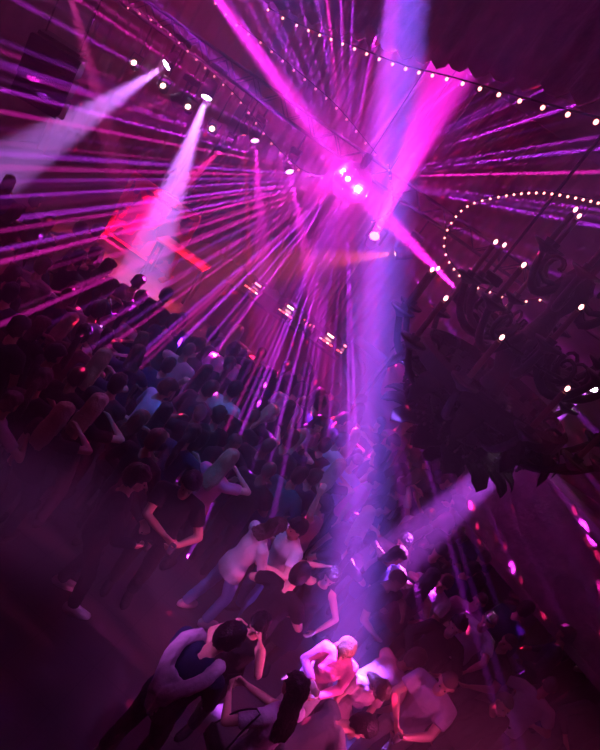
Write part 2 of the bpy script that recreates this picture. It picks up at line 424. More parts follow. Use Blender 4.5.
# DJ table
DJ = aty(288, 318, 12.3); tz = 1.56
t = thing('dj_table', 'long dark DJ table at the front of the stage carrying the decks', 'table', (DJ.x, 12.3, SZ))
bm = NB(); box(bm, (0, 0, tz-SZ-.03), (2.9, .8, .06), bevel=.008); link('table_top', bm, M_DK, t)
bm = NB(); box(bm, (0, -.36, (tz-SZ)/2-.03), (2.8, .03, tz-SZ-.06)); link('front_panel', bm, mat('front panel', (.28, .06, .10), .5, bump=.3, bscale=10), t)
for sx in (-1, 1):
    for sy in (-.3, .32):
        bm = NB(); box(bm, (sx*1.35, sy, (tz-SZ)/2-.03), (.06, .06, tz-SZ-.06)); link('leg', bm, M_BLK, t)
G_RED = glow('red lamp glow', (1, .06, .08), 9); G_WH = glow('screen glow', (1, .42, .38), 10); G_PK = glow('pink lamp glow', (1, .2, .25), 6)
def player(px, py, lab, lit):
    p = aty(px, py, 12.2); t = thing('media_player', lab, 'DJ deck', (p.x, 12.2, tz), R(rnd.uniform(-4, 4)), 'decks on the DJ table')
    bm = NB(); box(bm, (0, 0, .05), (.34, .42, .10), bevel=.01); link('body', bm, M_DK, t)
    bm = NB(); lathe(bm, ((.11, 0), (.115, .012), (.10, .02), (.03, .022)), 24, (0, -.05, .1)); link('jog_wheel', bm, M_STEEL, t)
    bm = NB(); box(bm, (0, .17, .16), (.26, .02, .12), Matrix.Rotation(R(30), 3, 'X')); s = link('screen', bm, M_DK, t)
    bm = NB(); box(bm, (0, .159, .166), (.15, .008, .06), Matrix.Rotation(R(30), 3, 'X')); link('display', bm, G_WH if lit else G_PK, s)
    for i in range(4):
        bm = NB(); box(bm, (-.13+.085*i, -.185, .105), (.06, .028, .016)); link('button', bm, (G_RED, G_PK, G_RED, G_WH)[(i+int(lit))%4], t)
rnd = random.Random(3)
player(262, 276, 'leftmost DJ deck on the long table, small lit display', False)
player(293, 303, 'DJ deck with red buttons between the leftmost deck and the mixer', True)
player(329, 338, 'DJ deck just right of the mixer, brightest display', True)
player(344, 352, 'rightmost DJ deck at the end of the long table', False)
p = aty(311, 320, 12.2); t = thing('dj_mixer', 'DJ mixer with knobs in the middle of the row of decks', 'mixer', (p.x, 12.2, tz))
bm = NB(); box(bm, (0, 0, .055), (.34, .42, .11), bevel=.01); link('body', bm, M_DK, t)
for i in range(4):
    for j in range(3):
        bm = NB(); tube(bm, (-.12+.08*i, .14-.07*j, .11), (-.12+.08*i, .14-.07*j, .135), .014, .011); link('knob', bm, G_RED if (i+j) % 3 == 0 else M_STEEL, t)
    bm = NB(); box(bm, (-.12+.08*i, -.13, .115), (.025, .05, .02)); link('fader', bm, M_STEEL, t)
# monitor loudspeaker beside the table
p = atz(352, 318, 1.3); p = aty(362, 330, 12.1)
t = thing('monitor_speaker', 'large dark loudspeaker standing on the stage right of the DJ table', 'loudspeaker', (p.x+.35, 12.1, SZ), R(-8))
bm = NB(); box(bm, (0, 0, .75), (.75, .7, 1.5), bevel=.02); link('cabinet', bm, M_DK, t)
bm = NB(); box(bm, (0, -.355, .75), (.68, .02, 1.4)); link('grille', bm, M_GRILLE, t)
for z in (.42, 1.08):
    bm = NB(); lathe(bm, ((.25, 0), (.25, .02), (.2, .03), (.05, .0)), 24, (0, -.366, z), Matrix.Rotation(R(90), 3, 'X')); link('woofer', bm, M_BLK, t)
# framed banner at the side of the stage
A = aty(134, 176, 12.6); B = aty(199, 219, 12.6); zb = aty(101, 240, 12.6).z
t = thing('framed_banner', 'banner with ragged pink print in a red frame at the side of the stage', 'banner', ((A.x+B.x)/2, 12.6, SZ))
w = (B.x-A.x); zt = (A.z+B.z)/2-SZ; z0 = .12
M_FR = mat('red frame', (.75, .03, .10), .5)
def banner_mat():
    m = mat('banner cloth', (.5, .3, .4), .8); nt = m.node_tree; b = nt.nodes['Principled BSDF']
    tc = nt.nodes.new('ShaderNodeTexCoord'); n = nt.nodes.new('ShaderNodeTexNoise'); n.inputs['Scale'].default_value = 2.6; n.inputs['Detail'].default_value = 5
    nt.links.new(tc.outputs['Object'], n.inputs['Vector']); r = nt.nodes.new('ShaderNodeValToRGB')
    r.color_ramp.elements[0].position = .50; r.color_ramp.elements[1].position = .53
    r.color_ramp.elements[0].color = (.10, .05, .11, 1); r.color_ramp.elements[1].color = (.75, .02, .14, 1)
    nt.links.new(n.outputs['Fac'], r.inputs['Fac']); nt.links.new(r.outputs['Color'], b.inputs['Base Color']); return m
bm = NB(); box(bm, (0, 0, (zt+z0)/2), (w-.1, .03, zt-z0)); link('banner_cloth', bm, banner_mat(), t)
for nm, c, s in (('frame_rail', (0, 0, zt), (w+.06, .08, .16)), ('frame_rail', (0, 0, z0), (w+.06, .06, .06))):
    bm = NB(); box(bm, c, s, bevel=.01); link(nm, bm, M_FR, t)
for sx in (-1, 1):
    bm = NB(); box(bm, (sx*w/2, 0, zt/2), (.1, .08, zt), bevel=.01); link('post', bm, M_FR, t)
    bm = NB(); box(bm, (sx*w/2, 0, .02), (.12, .6, .04)); link('foot', bm, M_FR, t)
# side table in front of the banner
A = aty(158, 237, 12.0); B = aty(203, 272, 12.0)
t = thing('side_table', 'low red-edged table on the stage beside the framed banner', 'table', ((A.x+B.x)/2, 12.0, SZ))
zt = (A.z+B.z)/2-SZ; w = B.x-A.x
bm = NB(); box(bm, (0, .2, zt), (w, .55, .05), bevel=.008); link('table_top', bm, M_FR, t)
for sx in (-1, 1):
    for sy in (0, .42):
        bm = NB(); box(bm, (sx*(w/2-.05), sy, zt/2-.012), (.05, .05, zt-.025)); link('leg', bm, M_BLK, t)
# ------------------------------------------------------------------ lighting truss and fixtures
TY = 12.0; TZ = max(aty(a, b, TY).z for a, b in ((165, 66), (206, 99), (172, 101), (255, 142), (134, 63)))+.46
t = thing('lighting_truss', 'long black lattice truss hung across the front of the stage', 'truss', (-.8, TY, TZ))
L_ = 6.6
for sy in (-.15, .15):
    for sz in (0, .3):
        bm = NB(); tube(bm, (-L_, sy, sz), (L_, sy, sz), .022); link('chord', bm, M_BLK, t)
bm = NB()
n = 44
for k in range(n):
    x0 = -L_+2*L_*k/n; x1 = -L_+2*L_*(k+1)/n
    for sy in (-.15, .15): tube(bm, (x0, sy, 0 if k % 2 else .3), (x1, sy, .3 if k % 2 else 0), .011, seg=6)
    for sz in (0, .3): tube(bm, (x0, -.15 if k % 2 else .15, sz), (x1, .15 if k % 2 else -.15, sz), .011, seg=6)
link('lattice', bm, M_BLK, t)
for x in (-5.5, 0, 5.5):
    bm = NB(); tube(bm, (x, 0, .3), (x, 0, ZC-TZ), .01); link('hanging_cable', bm, M_BLK, t)
def moving_head(src, tgt, top, lab, col, k=1.0, lens=60, group='moving head lights'):
    src = Vector(src); d = (Vector(tgt)-src).normalized(); c = src - d*.22*k
    t = thing('moving_head_light', lab, 'stage light', c, 0, group)
    bm = NB(); m, _ = frame((0, 0, 0), d)
    lathe(bm, ((.06*k, -.16*k), (.12*k, -.12*k), (.13*k, .02*k), (.115*k, .17*k), (.125*k, .19*k), (.125*k, .20*k), (.10*k, .195*k), (.10*k, .175*k)), 20, (0, 0, 0), m.to_3x3()); link('head', bm, M_DK, t, True)
    bm = NB(); lathe(bm, ((.097*k, .0), (.09*k, .012*k), (.05*k, .02*k), (.0, .022*k)), 20, d*.176*k, m.to_3x3()); link('lens', bm, glow('lens '+lab, col, lens), t, True)
    side = d.cross(Vector((0, 0, 1))).normalized(); up = Vector((0, 0, 1))
    h = .30*k
    bm = NB()
    for s in (-1, 1): tube(bm, side*s*.155*k, side*s*.155*k+up*h, .022*k)
    tube(bm, -side*.155*k+up*h, side*.155*k+up*h, .026*k); link('yoke', bm, M_BLK, t)
    bm = NB(); box(bm, up*(h+.07*k), (.26*k, .26*k, .11*k), bevel=.012); link('base', bm, M_BLK, t)
    if top - (c.z+h+.12*k) > .01:
        bm = NB(); tube(bm, up*(h+.12*k), (0, 0, top-c.z), .018); link('drop_pipe', bm, M_BLK, t)
    return src
def par(px, py, lab):
    p = aty(px, py, TY-.12)
    t = thing('par_light', lab, 'stage light', p, 0, 'round lamps on the truss')
    bm = NB(); m = Matrix.Rotation(R(62), 3, 'X')
    lathe(bm, ((.05, -.16), (.085, -.13), (.09, 0), (.10, .01), (.10, .03), (.082, .03), (.08, .012)), 18, (0, 0, 0), m); link('can', bm, M_DK, t, True)
    bm = NB(); lathe(bm, ((.05, 0), (.035, .012), (0, .016)), 16, m @ Vector((0, 0, .012)), m); link('lens', bm, glow('warm lamp', (1, .5, .42), 14), t, True)
    bm = NB(); tube(bm, (-.11, 0, 0), (-.11, .06, .16), .012); tube(bm, (.11, 0, 0), (.11, .06, .16), .012); tube(bm, (-.11, .06, .16), (.11, .06, .16), .012); tube(bm, (0, .06, .16), (0, .06, max(.2, TZ-p.z)), .014); link('bracket', bm, M_BLK, t)
for px, py, w in ((134, 63, 'first from the left'), (163, 86, 'second from the left'), (188, 107, 'third from the left'), (212, 129, 'rightmost of the row')):
    par(px, py, 'small round warm lamp on the truss, '+w)
def ring_light(px, py, lab):
    p = aty(px, py, TY-.05); d = (CAM-p).normalized(); m, _ = frame((0, 0, 0), d)
    return p
# ------------------------------------------------------------------ mirror ball
t = thing('mirror_ball', 'mirror ball hanging over the dance floor, at the heart of the rays', 'mirror ball', BALL)
bm = NB(); ball(bm, (0, 0, 0), BALL_R, 36, 22)
bmesh.ops.inset_individual(bm, faces=bm.faces[:], thickness=.0022, depth=.003)
link('mirror_tiles', bm, mat('mirror tiles', (.92, .88, .95), .22, 1.), t)
bm = NB(); lathe(bm, ((.05, BALL_R-.02), (.055, BALL_R+.03), (.06, BALL_R+.05), (.06, BALL_R+.16), (.02, BALL_R+.17)), 16); link('motor', bm, M_BLK, t)
bm = NB(); tube(bm, (0, 0, BALL_R+.16), (0, 0, ZC-BALL.z), .008); link('cable', bm, M_BLK, t)
# ------------------------------------------------------------------ strings of bulbs
G_BULB = glow('festoon bulb', (1, .28, .26), 6); G_SMALL = glow('fairy bulb', (1, .2, .3), 2.5)
def spline(pts, n):
    P = [Vector(p) for p in pts]; seg = []; 
    for i in range(len(P)-1):
        a = P[max(i-1, 0)]; b = P[i]; c = P[i+1]; d = P[min(i+2, len(P)-1)]
        for k in range(24):
            t = k/24; seg.append(.5*((2*b)+(c-a)*t+(2*a-5*b+4*c-d)*t*t+(3*b-a-3*c+d)*t**3))
    seg.append(P[-1]); L = [0]
    for a, b in zip(seg, seg[1:]): L.append(L[-1]+(b-a).length)
    out = []; j = 0
    for k in range(n):
        s = L[-1]*k/(n-1)
        while j < len(L)-2 and L[j+1] < s: j += 1
        out.append(seg[j].lerp(seg[j+1], min(1, (s-L[j])/max(1e-6, L[j+1]-L[j]))))
    return out
def festoon(pts, n, r, gm, lab, group):
    P = spline(pts, n); o0 = P[0].copy()
    t = thing('string_of_bulbs', lab, 'string lights', o0, 0, group)
    bm = NB(); path_tube(bm, [p-o0+Vector((0, 0, r*1.9)) for p in P], .008, 5); link('cord', bm, M_BLK, t)
    bm = NB(); ball(bm, (0, 0, 0), (r, r, r*1.15), 10, 8); proto = link('bulb', bm, gm, t, True, P[0]-o0)
    bm = NB(); tube(bm, (0, 0, r), (0, 0, r*1.9), r*.5, seg=8); sock = link('socket', bm, M_BLK, proto)
    for p in P[1:]:
        c = proto.copy(); C.objects.link(c); c.location = p-o0
        s = sock.copy(); C.objects.link(s); s.parent = c
    return t
g = 'festoon strings under the ceiling'
festoon([aty(268, 10, 10.6), aty(300, 27, 10.2), aty(345, 45, 9.2), aty(400, 67, 8.0), aty(450, 80, 6.9), aty(530, 104, 5.6), aty(596, 122, 4.8)], 22, .017, G_BULB, 'long string of bulbs running above the mirror ball to the right of the ceiling', g)
festoon([aty(128, 8, 11.2), aty(160, 26, 11.2), aty(200, 63, 11), aty(240, 102, 10.8), aty(270, 142, 10.6), aty(300, 171, 10.4), aty(322, 178, 10.3)], 22, .016, G_SMALL, 'string of small bulbs sagging from the top left down toward the mirror ball', g)
festoon([aty(205, -8, 10), aty(235, 24, 10), aty(262, 44, 10), aty(310, 84, 9.9), aty(340, 112, 9.8), aty(375, 155, 9.8)], 17, .015, G_SMALL, 'string of small bulbs dropping from the top edge to just above the mirror ball', g)
festoon([aty(388, 165, 9.9), aty(392, 190, 9.9), aty(390, 212, 9.9), aty(372, 222, 9.9)], 14, .010, G_SMALL, 'short loop of tiny bulbs just right of the mirror ball', g)
festoon([aty(606, 205, 6.6), aty(575, 198, 7), aty(540, 193, 7.4), aty(505, 196, 7.8), aty(470, 205, 8.1), aty(452, 222, 8.3), aty(444, 242, 8.4), aty(449, 262, 8.4), aty(465, 282, 8.4)], 30, .013, G_BULB, 'long curved string of bulbs hooking round above the chandelier', g)
festoon([aty(478, 288, 8.2), aty(500, 296, 8.1), aty(514, 302, 8.0), aty(540, 300, 7.9)], 6, .013, G_BULB, 'short string of bulbs behind the upper candles of the chandelier', g)
# ------------------------------------------------------------------ hung loudspeaker, top left
p = aty(49, 76, 9.0)
t = thing('hanging_loudspeaker', 'black loudspeaker array hung from cables high on the left', 'loudspeaker', p, R(22))
for k, (z, tl) in enumerate(((.30, 2), (-.02, 8), (-.33, 15))):
    bm = NB(); box(bm, (0, .04*k, z), (.72, .62, .30), Matrix.Rotation(R(-tl), 3, 'X'), .015); m_ = link('cabinet', bm, mat('cabinet blue black', (.02, .035, .05), .5), t)
    bm = NB(); box(bm, (0, .04*k-.315, z-.01+.04*k*.2), (.66, .02, .25), Matrix.Rotation(R(-tl), 3, 'X')); link('grille', bm, M_GRILLE, m_)
bm = NB(); box(bm, (0, 0, .50), (.6, .4, .05)); link('fly_frame', bm, M_BLK, t)
for sx in (-.25, .25):
    bm = NB(); tube(bm, (sx, 0, .52), (sx, 0, ZC-p.z), .012); link('cable', bm, M_BLK, t)
# ------------------------------------------------------------------ balcony and swagged drape on the right
M_REL = mat('carved relief', (.24, .15, .17), .6, bump=1., bscale=9, vary=.4, vscale=5)
bx0 = aty(522, 447, 9.4).x
Q0, Q1 = Vector((3.3, 9.1, 0)), Vector((XR-.12, 5.9, 0)); qm = (Q0+Q1)/2; ql = (Q1-Q0).length; qr = Matrix.Rotation(math.atan2(Q1.y-Q0.y, Q1.x-Q0.x), 3, 'Z')
bm = NB(); box(bm, (qm.x, qm.y, 2.25), (ql, .22, 1.35), qr); box(bm, (qm.x, qm.y, 2.98), (ql, .40, .14), qr); box(bm, (qm.x, qm.y, 1.54), (ql, .34, .12), qr)
hull(bm, [Vector((x, y, z)) for x, y in ((Q0.x, Q0.y), (Q1.x+.1, Q1.y), (XR-.01, 13.5), (Q0.x, 13.5)) for z in (1.58, 1.74)])
structure('balcony', bm, M_REL)
x = bx0+.35; i = 0
def swag(x0, x1, y, zt, drop, lab, m):
    bm = NB(); n = 22; rows = 14; g = []
    for i in range(n+1):
        t = i/n; dr = drop*(.55+.45*math.sin(PI*t)); col = []
        for j in range(rows+1):
            s = j/rows
            yy = y-.20*math.sin(PI*t)*math.sin(PI*min(1, s*.8+.1))-.045*math.sin(s*rows*1.5+1.2*math.sin(PI*t)*3)
            col.append(bm.verts.new((x0+(x1-x0)*t+.05*math.sin(9*s+4*t), yy, zt-dr*s+.04*math.sin(13*t+x0))))
        g.append(col)
    for i in range(n):
        for j in range(rows): bm.faces.new((g[i][j], g[i+1][j], g[i+1][j+1], g[i][j+1]))
    r = bmesh.ops.extrude_face_region(bm, geom=bm.faces[:]); bmesh.ops.translate(bm, vec=(0, .04, 0), verts=[v for v in r['geom'] if isinstance(v, bmesh.types.BMVert)])
    return tag(link('swag_drape', bm, m, None, True), lab, 'drape', 'swagged drapes beside the stage')
M_SW = mat('swag cloth', (.55, .12, .26), .7, bump=.6, bscale=14)
A = aty(403, 345, 10.6); B = aty(452, 408, 10.6); Cc = aty(500, 436, 10.6)
swag(A.x, A.x+.75, 10.6, A.z+.15, 1.15, 'pink swag of cloth left of the chandelier, nearest the violet beam', M_SW)
swag(A.x+.76, A.x+1.55, 10.62, A.z+.12, 1.2, 'pink swag of cloth showing under the left of the chandelier', M_SW)
swag(A.x+1.56, A.x+2.35, 10.6, A.z+.1, 1.25, 'pink swag of cloth showing below the chandelier, beside the balcony', M_SW)
t = thing('drape_rail', 'thin rail carrying the pink swags beside the stage', 'rail', (A.x, 10.66, A.z+.2))
bm = NB(); tube(bm, (-.1, 0, 0), (2.5, 0, 0), .025); link('rail', bm, M_BLK, t)
for xx in (0, 2.4):
    bm = NB(); tube(bm, (xx, 0, 0), (xx, 0, -(A.z+.2)+.005), .03); link('post', bm, M_BLK, t)
# ------------------------------------------------------------------ chandelier
CH = aty(503, 372, 6.2); CZ = 4.30
M_IRON = mat('dark bronze', (.02, .012, .012), .5, .5, bump=.5, bscale=18)
M_CAN = mat('candle tube', (.16, .06, .06), .5)
G_CAN = glow('candle bulb', (1, .36, .34), 9)
t = thing('chandelier', 'huge dark many-armed chandelier with candle bulbs hanging in front of the stage', 'chandelier', (CH.x, 6.2, CZ))
bm = NB(); lathe(bm, ((.02, -.92), (.06, -.88), (.10, -.8), (.06, -.72), (.20, -.64), (.34, -.5), (.40, -.36), (.30, -.28), (.12, -.2), (.09, .05), (.16, .18), (.20, .32), (.10, .45), (.07, .7), (.13, .85), (.15, .98), (.06, 1.1), (.05, 1.5), (.09, 1.56), (.03, 1.62)), 24)
link('column', bm, M_IRON, t, True)
bm = NB(); tube(bm, (0, 0, 1.6), (0, 0, (ZC-CZ)/1.17), .02); link('chain', bm, M_IRON, t)
bm = NB(); lathe(bm, ((.70, -.20), (.76, -.17), (.76, -.05), (.70, -.02), (.67, -.11)), 36); link('ring', bm, M_IRON, t)
rc = random.Random(11)
def arm(ang, r0, z0, r1, z1, ch, bulb=True):
    ca, sa = math.cos(ang), math.sin(ang); V = lambda r, z: Vector((r*ca, r*sa, z))
    bm = NB()
    pts = [V(r0, z0), V(r0+(r1-r0)*.25, z0-.16), V(r0+(r1-r0)*.55, z0-.22), V(r0+(r1-r0)*.82, z0-.12), V(r1, z1)]
    sweep(bm, spline(pts, 14), [.045-.018*k/13 for k in range(14)], 8)
    q = [V(r0+(r1-r0)*.30, z0-.17)]
    for k in range(12):                         # scroll
        a = k/11*PI*2.2; rr = .17*(1-k/14); q.append(V(r0+(r1-r0)*.5+rr*math.cos(a+PI*.9), z0+.02+rr*math.sin(a+PI*.9)))
    sweep(bm, q, [.03-.0015*k for k in range(len(q))], 6)
    a_ = link('arm', bm, M_IRON, t, True)
    bm = NB(); lathe(bm, ((.02, -.03), (.05, 0), (.11, .03), (.12, .05), (.08, .05), (.035, .05), (.04, .09)), 16, V(r1, z1)); link('drip_pan', bm, M_IRON, a_, True)
    bm = NB(); tube(bm, V(r1, z1+.08), V(r1, z1+.08+ch), .022); link('candle', bm, M_CAN, a_)
    bm = NB(); ball(bm, V(r1, z1+.115+ch), (.014, .014, .021), 10, 8); link('bulb', bm, G_CAN, a_, True)
def ang_of(px, py, zz):                         # bearing of a lamp seen in the photo round the column
    p = atz(px, py, zz); return math.atan2(p.y-6.2, p.x-CH.x)
for k in range(12): arm(2*PI*k/12+.12, .2, -.12, 1.05+rc.uniform(-.03, .03), -.02+rc.uniform(-.03, .03), .33)
for k in range(9): arm(2*PI*k/9+.42, .14, .42, .74, .52, .26)
for k in range(6): arm(2*PI*k/6+.2, .08, .98, .42, 1.06, .24)
def leaf_bm(ang, r, z, ln, wd, tilt):
    bm = NB(); n = 7; m = 5; g = []
    rot = Matrix.Rotation(ang, 3, 'Z')
    for i in range(n):
        s = i/(n-1); row = []
        for j in range(m):
            q = (j/(m-1)-.5)*2; w = wd*math.sin(PI*(.12+.83*s))*(1+.25*math.cos(s*22))
            rad = r+ln*(s*math.cos(tilt)+.22*math.sin(s*PI)); zz = z+ln*(s*math.sin(tilt))-.10*ln*s*s*3+.12*wd*abs(q)
            row.append(bm.verts.new(rot @ Vector((rad, q*w, zz))))
        g.append(row)
    for i in range(n-1):
        for j in range(m-1): bm.faces.new((g[i][j], g[i+1][j], g[i+1][j+1], g[i][j+1]))
    r_ = bmesh.ops.extrude_face_region(bm, geom=bm.faces[:]); bmesh.ops.translate(bm, vec=(0, 0, .018), verts=[v for v in r_['geom'] if isinstance(v, bmesh.types.BMVert)])
    return bm
for k in range(16): link('leaf', leaf_bm(2*PI*k/16, .30, -.38, .62, .13, R(25)), M_IRON, t, True)
for k in range(14): link('leaf', leaf_bm(2*PI*k/14+.2, .22, -.62, .50, .12, R(5)), M_IRON, t, True)
for k in range(12): link('leaf', leaf_bm(2*PI*k/12+.1, .12, .25, .48, .10, R(30)), M_IRON, t, True)
for k in range(12): link('leaf', leaf_bm(2*PI*k/12+.3, .60, -.12, .34, .10, R(-35)), M_IRON, t, True)
for k in range(10): link('leaf', leaf_bm(2*PI*k/10, .06, -.80, .26, .08, R(-5)), M_IRON, t, True)
bm = NB()
for k in range(40):                              # strings of crystal drops between the tiers
    a = 2*PI*k/40; P = [Vector((.72*math.cos(a), .72*math.sin(a), -.15)), Vector((.62*math.cos(a+.1), .62*math.sin(a+.1), -.5)), Vector((.30*math.cos(a+.2), .30*math.sin(a+.2), -.72))]
    for q in spline(P, 12): ball(bm, q, (.015, .015, .022), 6, 4)
o = link('crystal_drops', bm, mat('smoky crystal', (.08, .05, .06), .15), t); o['kind'] = 'stuff'
t.scale = (1.17,)*3

# valance along the ceiling above the long string of bulbs
def valance():
    P = spline([aty(240, -2, 11.2)+Vector((0, 0, .1)), aty(300, 27, 10.2)+Vector((0, 0, .12)), aty(345, 45, 9.2)+Vector((0, 0, .12)), aty(400, 67, 8.0)+Vector((0, 0, .12)), aty(450, 80, 6.9)+Vector((0, 0, .12)), aty(530, 104, 5.6)+Vector((0, 0, .12)), aty(620, 130, 4.4)+Vector((0, 0, .12))], 90)
    bm = NB(); rows = 7; g = []
    for i, p in enumerate(P):
        col = []
        for j in range(rows+1):
            s = j/rows; low = .07*abs(math.sin(i*PI/4.5))
            col.append(bm.verts.new(p+Vector((.05+.03*math.sin(i*1.4)*(1-s), .10+.04*math.cos(i*1.4)*(1-s), low*(1-s)+(ZC-p.z-.01)*s))))
        g.append(col)
    for a, b in zip(g, g[1:]):
        for j in range(rows): bm.faces.new((a[j], b[j], b[j+1], a[j+1]))
    r = bmesh.ops.extrude_face_region(bm, geom=bm.faces[:]); bmesh.ops.translate(bm, vec=(.02, .03, 0), verts=[v for v in r['geom'] if isinstance(v, bmesh.types.BMVert)])
    tag(link('ceiling_valance', bm, mat('valance cloth', (.20, .05, .09), .8, bump=.8, bscale=10, vary=.4), None, True), 'scalloped dark red cloth valance hanging from the ceiling along the long bulb string', 'valance')
valance()
# ------------------------------------------------------------------ light
VIO = (.22, .09, 1); MAG = (1, .02, .75); PUR = (.55, .08, 1); RED = (1, .03, .12); ORG = (1, .10, .08); BLU = (.03, .19, .85); LAV = (.62, .2, 1)
def lights():
    f = (CAM-BALL).normalized(); rnd = random.Random(5)
    o0 = BALL + (f+IMY*.25-IMX*.25).normalized()*(BALL_R+.03)
    n = 260
    for k in range(n):
        a = k/n*2*PI + rnd.uniform(-.03, .03)
        a = math.remainder(a, 2*PI)
        psi = R(rnd.uniform(-26, 16))
        d = (IMX*math.cos(a)-IMY*math.sin(a))*math.cos(psi) - FWD*math.sin(psi)
        col = (.5+.25*rnd.random(), .03, 1) if rnd.random() < .75 else (1, .02, .6)
        beam(o0, o0+d, col, (.2 if .35 < a < 1.45 else 1)*340000*10**rnd.uniform(-1.0, .4), rnd.uniform(.7, 1.5)*(1-.4*max(0, math.sin(psi))), .9, .008)
    p = new_light('ball glints', 'POINT', o0+f*.02, (.95, .04, .9), 85, .03)  # added point lamp for the haze glow round the mirror ball
    p = new_light('ball glints', 'POINT', BALL + f*(BALL_R+.05)+IMY*-.1, (1, .02, .2), 16000, .012); gobo(p, 28, .17, 3.1, k=1, ex=3)
    p = new_light('ball glints', 'POINT', BALL + Vector((.1, .3, .06)), (1, .03, .25), 16000, .01); gobo(p, 28, .17, 8.4, ex=3)
    def mh(px, py, y, tgt, lab, col, glowcol, power, deg, blend=.5, radius=.05, lens=60, top=None, k=1.0):
        s = aty(px, py, y); power *= 1.45
        moving_head(s, tgt, TZ if top is None else top, lab, glowcol, k, lens)
        beam(s+(Vector(tgt)-s).normalized()*.012, tgt, col, power, deg, blend, radius)
    mh(165, 66, TY, aty(10, 165, 10), 'moving head light on the truss throwing a pale beam to the far left', LAV, (1, .6, 1), 21000, 16)
    mh(206, 99, TY, aty(148, 262, 10.6), 'moving head light on the truss pointing down at the framed banner', LAV, (1, .6, 1), 33000, 17)
    mh(458, 291, 7.4, BALL, 'moving head light beside the chandelier firing a magenta beam at the mirror ball', MAG, (1, .1, .8), 33000, 10, .7, .02, 30, ZC)
    mh(190, -38, 8.5, BALL+Vector((-.1, 0, .05)), 'moving head light near the ceiling firing a magenta beam down at the mirror ball', MAG, (1, .1, .8), 60000, 8, .7, .05, 30, ZC)
    mh(416, -110, 6.2, atz(345, 660, 1.2), 'follow spot at the ceiling sending the broad violet beam onto the dancers', VIO, (.4, .2, 1), 125000, 6.5, .6, .2, 30, ZC, 1.6)
    mh(375, 235, TY, aty(482, 0, 8), 'moving head light on the truss behind the mirror ball pointing up at the ceiling', MAG, (1, .1, .8), 75000, 11, .7, .05, 10)
    mh(394, 254, TY, aty(300, 262, 11.8), 'moving head light on the truss with a short orange beam', ORG, (1, .3, .2), 4500, 24, .8, .03)
    mh(255, 142, TY, aty(266, 300, 10.5), 'small purple ring lamp on the truss just right of the thin red beam', MAG, (1, .3, .9), 16000, 9, .5, .04, 6, None, .8)
    mh(290, 173, TY, aty(317, 310, 10.5), 'small purple ring lamp on the truss, the one nearer the mirror ball', MAG, (1, .3, .9), 16000, 9, .5, .04, 6, None, .8)
    mh(590, 388, 9.0, atz(388, 563, 1.5), 'moving head light at the right edge with a purple beam passing behind the chandelier', PUR, (1, .7, 1), 28000, 11, .6, .04, 40, ZC)
    mh(244, 136, TY, aty(249, 262, 11.9), 'small lamp on the truss with a thread-thin red beam, left of the purple ring lamps', (1, .02, .1), (1, .1, .1), 50000, 2.2, .4, .02, 6, None, .6)
    mh(222, 150, TY, aty(158, 205, 12.5), 'small red lamp added on the truss to redden the framed banner', (1, .02, .3), (1, .1, .1), 6000, 17, .5, .03, 5, None, .6)  # added lamp, brings out the red of the banner and its frame
    mh(655, 604, 8, aty(470, 608, 6.5), 'moving head light off to the right with a faint pinkish beam', (1, .3, .6), (1, .5, .6), 1350, 14, .8, .05, 10, ZC)
    mh(172, 101, TY, aty(112, 113, 11.9), 'moving head light on the truss with a short thin pink beam', (1, .03, .35), (1, .2, .4), 3750, 8, .6, .03, 3)
    mh(68, -15, 8.2, aty(97, 95, 9.5), 'moving head light near the ceiling over the hung loudspeaker, dim pink beam', (1, .05, .45), (1, .2, .4), 5250, 9, .6, .05, 10, ZC)
    mh(404, -150, 5.6, atz(343, 655, 1.3), 'moving head light added at the ceiling for a magenta pool on the glowing blonde', MAG, (1, .1, .8), 42000, 4.6, .6, .06, 30, ZC)  # extra unseen lamp, added inside the violet beam to turn the blonde pink
    beam(Vector((.8, 3.3, 8.3)), Vector((.95, 4.95, 1.2)), (.85, .18, 1), 900, 26, .7, .15)  # unseen overhead fill added to lift the front dancers, no fixture
    beam(Vector((-3.6, 1.2, 3.7)), Vector((.9, 4.85, 1.25)), (.9, .17, 1), 1600, 17, .8, .12)  # low fill from the left, out of view, added for the front dancers
    beam(Vector((7.0, 3.2, 3.3)), Vector((1.2, 4.7, 1.1)), (1, .08, .42), 3200, 17, .7, .12)  # low red fill from the right, added to light the front people sideways
    beam(Vector((5.6, .4, 5.6)), Vector((1.9, 4.9, 1.2)), (1, .08, .42), 2600, 20, .8, .2)  # higher red fill without a fixture, added for people at the lower right
    beam(Vector((-2.6, 5.2, 8.3)), Vector((.6, 8.0, 0)), BLU, 2600, 40, .9, .5)  # unseen blue fill added to cool the haze and shade over the crowd
    beam(Vector((-1.5, 12.9, 8.2)), Vector((-1.6, 11.9, 0)), (1, .05, .55), 1900, 56, .9, .4)  # pink fill added above the stage to brighten its haze, no fixture
    area((-6.5, 13.5, 7.9), (-6, 14, 0), (.8, .12, .6), 110, 2.5)  # added fill, brightens curtain and haze behind the hung loudspeaker
    area((6.5, 3, 8.2), (6, 6, 0), RED, 9, 2)  # dim red fill added over the right side, no fixture
    area((-4, 2, 8.2), (-3, 5, 0), RED, 9, 2)  # matching red fill added over the left side
lights()
EXPO = 0
